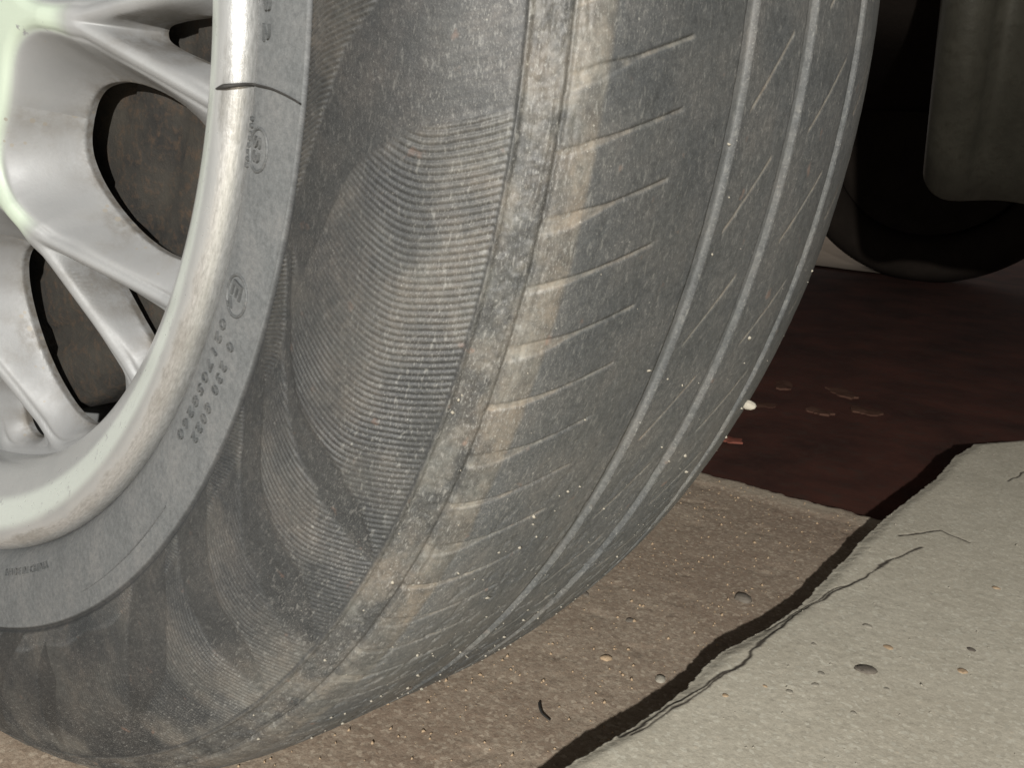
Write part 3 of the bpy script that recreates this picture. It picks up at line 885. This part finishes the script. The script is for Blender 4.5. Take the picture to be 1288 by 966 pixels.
GP = [((0.2119, 0.3193), .0056, M_stone_d, 'largest dark pebble on the brown concrete near the kerb shadow'), ((0.1762, 0.2557), .0022, M_stone_d, None), ((0.1434, 0.2654), .0022, M_stone_d, None),
      ((0.1863, 0.2144), .0030, M_stone_o, 'ochre pebble lying on the brown concrete'), ((0.2147, 0.2159), .0030, M_stone_l, 'pale pebble on the brown concrete beside the kerb shadow'),
      ((0.134, 0.262), .0022, M_stone_l, 'pale pebble on the brown concrete close against the tyre')]
for i, ((x, y), r, m, lb) in enumerate(GP):
    o = blob('pebble', (x, y, gz(x, y) + r * 0.02), r, m, 50 + i, (1.1, 0.9, 0.5), rotz=i * 1.3)
    tag(o, lb or 'tiny dark pebble on the brown concrete near the tyre', 'pebble', None if lb else 'tiny dark pebbles on the concrete')
# grains caught in the tread
def skin_w(th, s, h): return skin(np.array([th]), np.array([s]), np.array([h]))[0] + WP
p = skin_w(-22.4, 225.5, 0.0010)
o = blob('pebble', tuple(p), 0.0021, M_stone_l, 79, (1.25, 0.9, 0.75)); tag(o, 'small pale pebble stuck in the tyre tread edge above the red floor', 'pebble')

def grit(name, pts, rads, mat, label, cat, seed):
    """many crumbs in one mesh"""
    rg = np.random.default_rng(seed)
    base = np.array([(1, 0, 0), (-1, 0, 0), (0, 1, 0), (0, -1, 0), (0, 0, 1), (0, 0, -1)], float)
    f = np.array([(0, 2, 4), (2, 1, 4), (1, 3, 4), (3, 0, 4), (2, 0, 5), (1, 2, 5), (3, 1, 5), (0, 3, 5)])
    n = len(pts)
    jit = base[None] * rg.uniform(0.6, 1.25, (n, 6, 1)) + rg.normal(0, 0.18, (n, 6, 3))
    V = (np.asarray(pts)[:, None, :] + jit * np.asarray(rads)[:, None, None]).reshape(-1, 3)
    F = (np.arange(n)[:, None, None] * 6 + f[None]).reshape(-1, 3)
    o = link(name, mesh_np(name, V, F, False), mat)
    return tag(o, label, cat, None, 'stuff')

n = 2600
gx = rng.uniform(-0.05, 0.228, n); gy = rng.uniform(0.02, 0.49, n)
zz = f_ground(gx[None], gy[None])[0][0]
rr = 0.0002 + 0.0009 * rng.random(n) ** 3
grit('grit', np.stack([gx, gy, zz + rr * 0.2], 1), rr, M_stone_o, 'sandy grit scattered over the brown concrete', 'grit', 5)
n = 900
gx = rng.uniform(0.236, 0.46, n); gy = rng.uniform(0.06, 0.68, n)
zz = f_kerb(gx[None], gy[None])[0][0]; ok = zz > 0.012
gx, gy, zz = gx[ok], gy[ok], zz[ok]; rr = 0.0002 + 0.0006 * rng.random(len(gx)) ** 3
grit('grit', np.stack([gx, gy, zz + rr * 0.1], 1), rr, M_stone_l, 'pale sand grains on top of the kerb slab', 'grit', 6)
n = 420
th = -4 - 46 * rng.random(n) ** 0.7; s_ = rng.uniform(92, 250, n)
kk = rng.random(n) < np.clip((-th - 8) / 30, 0.12, 1); th, s_ = th[kk], s_[kk]
hb = tyre_relief(th[None], s_[None])[0][0]
rr = 0.00015 + 0.0006 * rng.random(len(th)) ** 3
grit('grit', skin(th, s_, hb + rr * 0.2) + WP, rr, M_stone_l, 'pale crumbs of grit stuck to the tyre tread', 'grit', 8)

# twig and fibre
def tube(name, pts, rads, mat, n=6):
    P = np.array(pts, float); T = np.gradient(P, axis=0); T /= np.linalg.norm(T, axis=1)[:, None]
    ref = np.array([0.3, 0.2, 1.0]); ref /= np.linalg.norm(ref)
    Nn = np.cross(T, ref); Nn /= np.linalg.norm(Nn, axis=1)[:, None]; Bn = np.cross(T, Nn)
    V = np.stack([P + np.asarray(rads)[:, None] * (math.cos(q * 2 * math.pi / n) * Nn + math.sin(q * 2 * math.pi / n) * Bn) for q in range(n)], 0).reshape(-1, 3)
    m = len(P)
    F = [(q * m + i, q * m + i + 1, ((q + 1) % n) * m + i + 1, ((q + 1) % n) * m + i) for q in range(n) for i in range(m - 1)]
    return link(name, mesh_np(name, V, np.array(F), True), mat)
tw = catmull([(0.1837, 0.1606, 0.0015), (0.1862, 0.1572, 0.002), (0.1892, 0.1548, 0.0016), (0.1941, 0.1535, 0.0012)], 5)
o = tube('twig', tw, np.linspace(0.0007, 0.0003, len(tw)), M_fibre); tag(o, 'short dark bent twig on the brown concrete', 'twig')

fb = [(.1890, -8.5, -.0067), (.1920, -8.2, -.0070), (.1950, -7.9, -.0052)]
fp = [(r * math.cos(math.radians(t)), y, HUB + r * math.sin(math.radians(t))) for r, t, y in fb]
for t, s in ((-7.75, 13), (-7.6, 20), (-7.55, 28), (-7.75, 36), (-7.9, 39.5)):
    fp.append(tuple(skin_w(t, s, 0.0008)))
fp = catmull(fp, 6)
o = tube('fibre', fp, np.interp(np.linspace(0, 1, len(fp)), [0, .15, .5, 1], [.0002, .0006, .0003, .0002]), M_fibre)
tag(o, 'thin dark fibre stuck across the rim lip and tyre bead', 'fibre')

# flakes on the red floor
def flake(loc, w, mat, seed, label, group=None):
    rg = np.random.default_rng(seed); n = 22
    a = np.linspace(0, 2 * math.pi, n, endpoint=False); r = w * 1.25 * (0.75 + 0.25 * np.sin(a * 2 + seed)) * rg.uniform(0.75, 1.1, n)
    top = [(r[i] * math.cos(a[i]), r[i] * 0.8 * math.sin(a[i]), 0.0005 + 0.0005 * math.sin(2 * a[i] + seed)) for i in range(n)] + [(0, 0, 0.0009)]
    bot = [(x, y, z - 0.0025) for x, y, z in top]
    f = [(i, (i + 1) % n, n) for i in range(n)] + [((i + 1) % n + n + 1, i + n + 1, 2 * n + 1) for i in range(n)] + [(i + n + 1, (i + 1) % n + n + 1, (i + 1) % n, i) for i in range(n)]
    me = bpy.data.meshes.new('flake'); me.from_pydata(top + bot, [], f); me.update()
    o = link('flake', me, mat); o.location = loc; o.rotation_euler = (0, 0, seed)
    tag(o, label, 'flake', group)
for i, ((x, y), w) in enumerate([((0.0369, 0.859), .018), ((0.0972, 0.877), .020), ((0.1025, 0.783), .014), ((0.1387, 0.821), .018), ((0.0492, 0.759), .016)]):
    flake((x, y, -0.0115), w, M_flake, i + 2, 'dull brown flake lying on the dark red floor', 'brown flakes on the red floor')
flake((0.0735, 0.626, -0.0115), .013, M_pink, 11, 'reddish flake on the dark floor against the tyre')

# panel hanging behind the tyre: rolled edge, groove, flat face, uneven lower rim
sec = catmull([(0.214, 0.790), (0.198, 0.785), (0.186, 0.770), (0.182, 0.752), (0.187, 0.735), (0.199, 0.726), (0.214, 0.727), (0.224, 0.738), (0.229, 0.752), (0.236, 0.760), (0.260, 0.757), (0.33, 0.745), (0.45, 0.735)], 6)
zs = np.linspace(0.0, 1.0, 60)
Vp = []
for t in zs:
    for j, (x, y) in enumerate(sec):
        e_ = min(1.0, max(0.0, 1 - (x - 0.182) / 0.034))
        rnd = 0.034 * (1 - math.sqrt(max(0.0, 1 - e_ * e_)))
        zb = 0.2015 + rnd + 0.0016 * math.sin(x * 75 + 1)
        z = zb + (0.62 - zb) * t ** 1.6
        lean = (0.20 - z) * -0.06
        tuck = 0.012 * (1 - min(1, t ** 1.6 * 12)) ** 2 + 0.16 * max(0.0, (0.44 - z) / 0.24) ** 1.7
        Vp.append((x - lean - 0.009 - 0.23 * tuck, y + tuck, z))
pm = mesh_np('body_panel', np.array(Vp), grid_faces(len(zs), len(sec)), True)
car = bpy.data.objects.new('car_underside', None); COL.objects.link(car)
tag(car, 'black underside of the parked car with a grey-green panel hanging down', 'car underside')
panel = link('hanging_panel', pm, M_panel, car)
sm = panel.modifiers.new('thickness', 'SOLIDIFY'); sm.thickness = 0.003; sm.offset = -1
ub = catmull([(0.20, 0.80), (0.24, 0.66), (0.40, 0.62), (0.72, 0.60), (0.82, 0.50), (0.95, 0.40), (1.3, 0.34), (1.8, 0.33), (2.2, 0.36), (2.26, 0.80)], 4)
xs_ = np.linspace(-2.6, 1.6, 40)
Vu = np.array([(x, y, z + 0.012 * math.sin(x * 9) * math.sin(y * 5) + (0.10 * max(0, 1 - abs(x) / 0.4) if y < 0.5 else 0)) for x in xs_ for y, z in ub])
um = mesh_np('underbody', Vu, grid_faces(len(xs_), len(ub)), True)
o = link('underbody', um, M_far, car)
sm = o.modifiers.new('thickness', 'SOLIDIFY'); sm.thickness = 0.01

# the wheel on the far side of the car, almost lost in the dark
fw = bpy.data.objects.new('far_road_wheel', None); COL.objects.link(fw); fw.location = (-0.09, 2.0, -0.012)
tag(fw, 'black tyred wheel standing in the dark on the far floor', 'car wheel')
FP = catmull([(.19, .0), (.215, -.075), (.25, -.092), (.28, -.082), (.296, -.05), (.30, 0), (.296, .05), (.28, .082), (.25, .092), (.215, .075), (.19, 0)], 5)
lathe('tyre', FP, M_far, fw, 96, None, np.array([0, 0, 0]), 0.297)
lathe('rim', [(.0001, -.03), (.12, -.035), (.17, -.055), (.2, -.07), (.2, .02)], M_far, fw, 64, None, np.array([0, 0, 0]), 0.297)
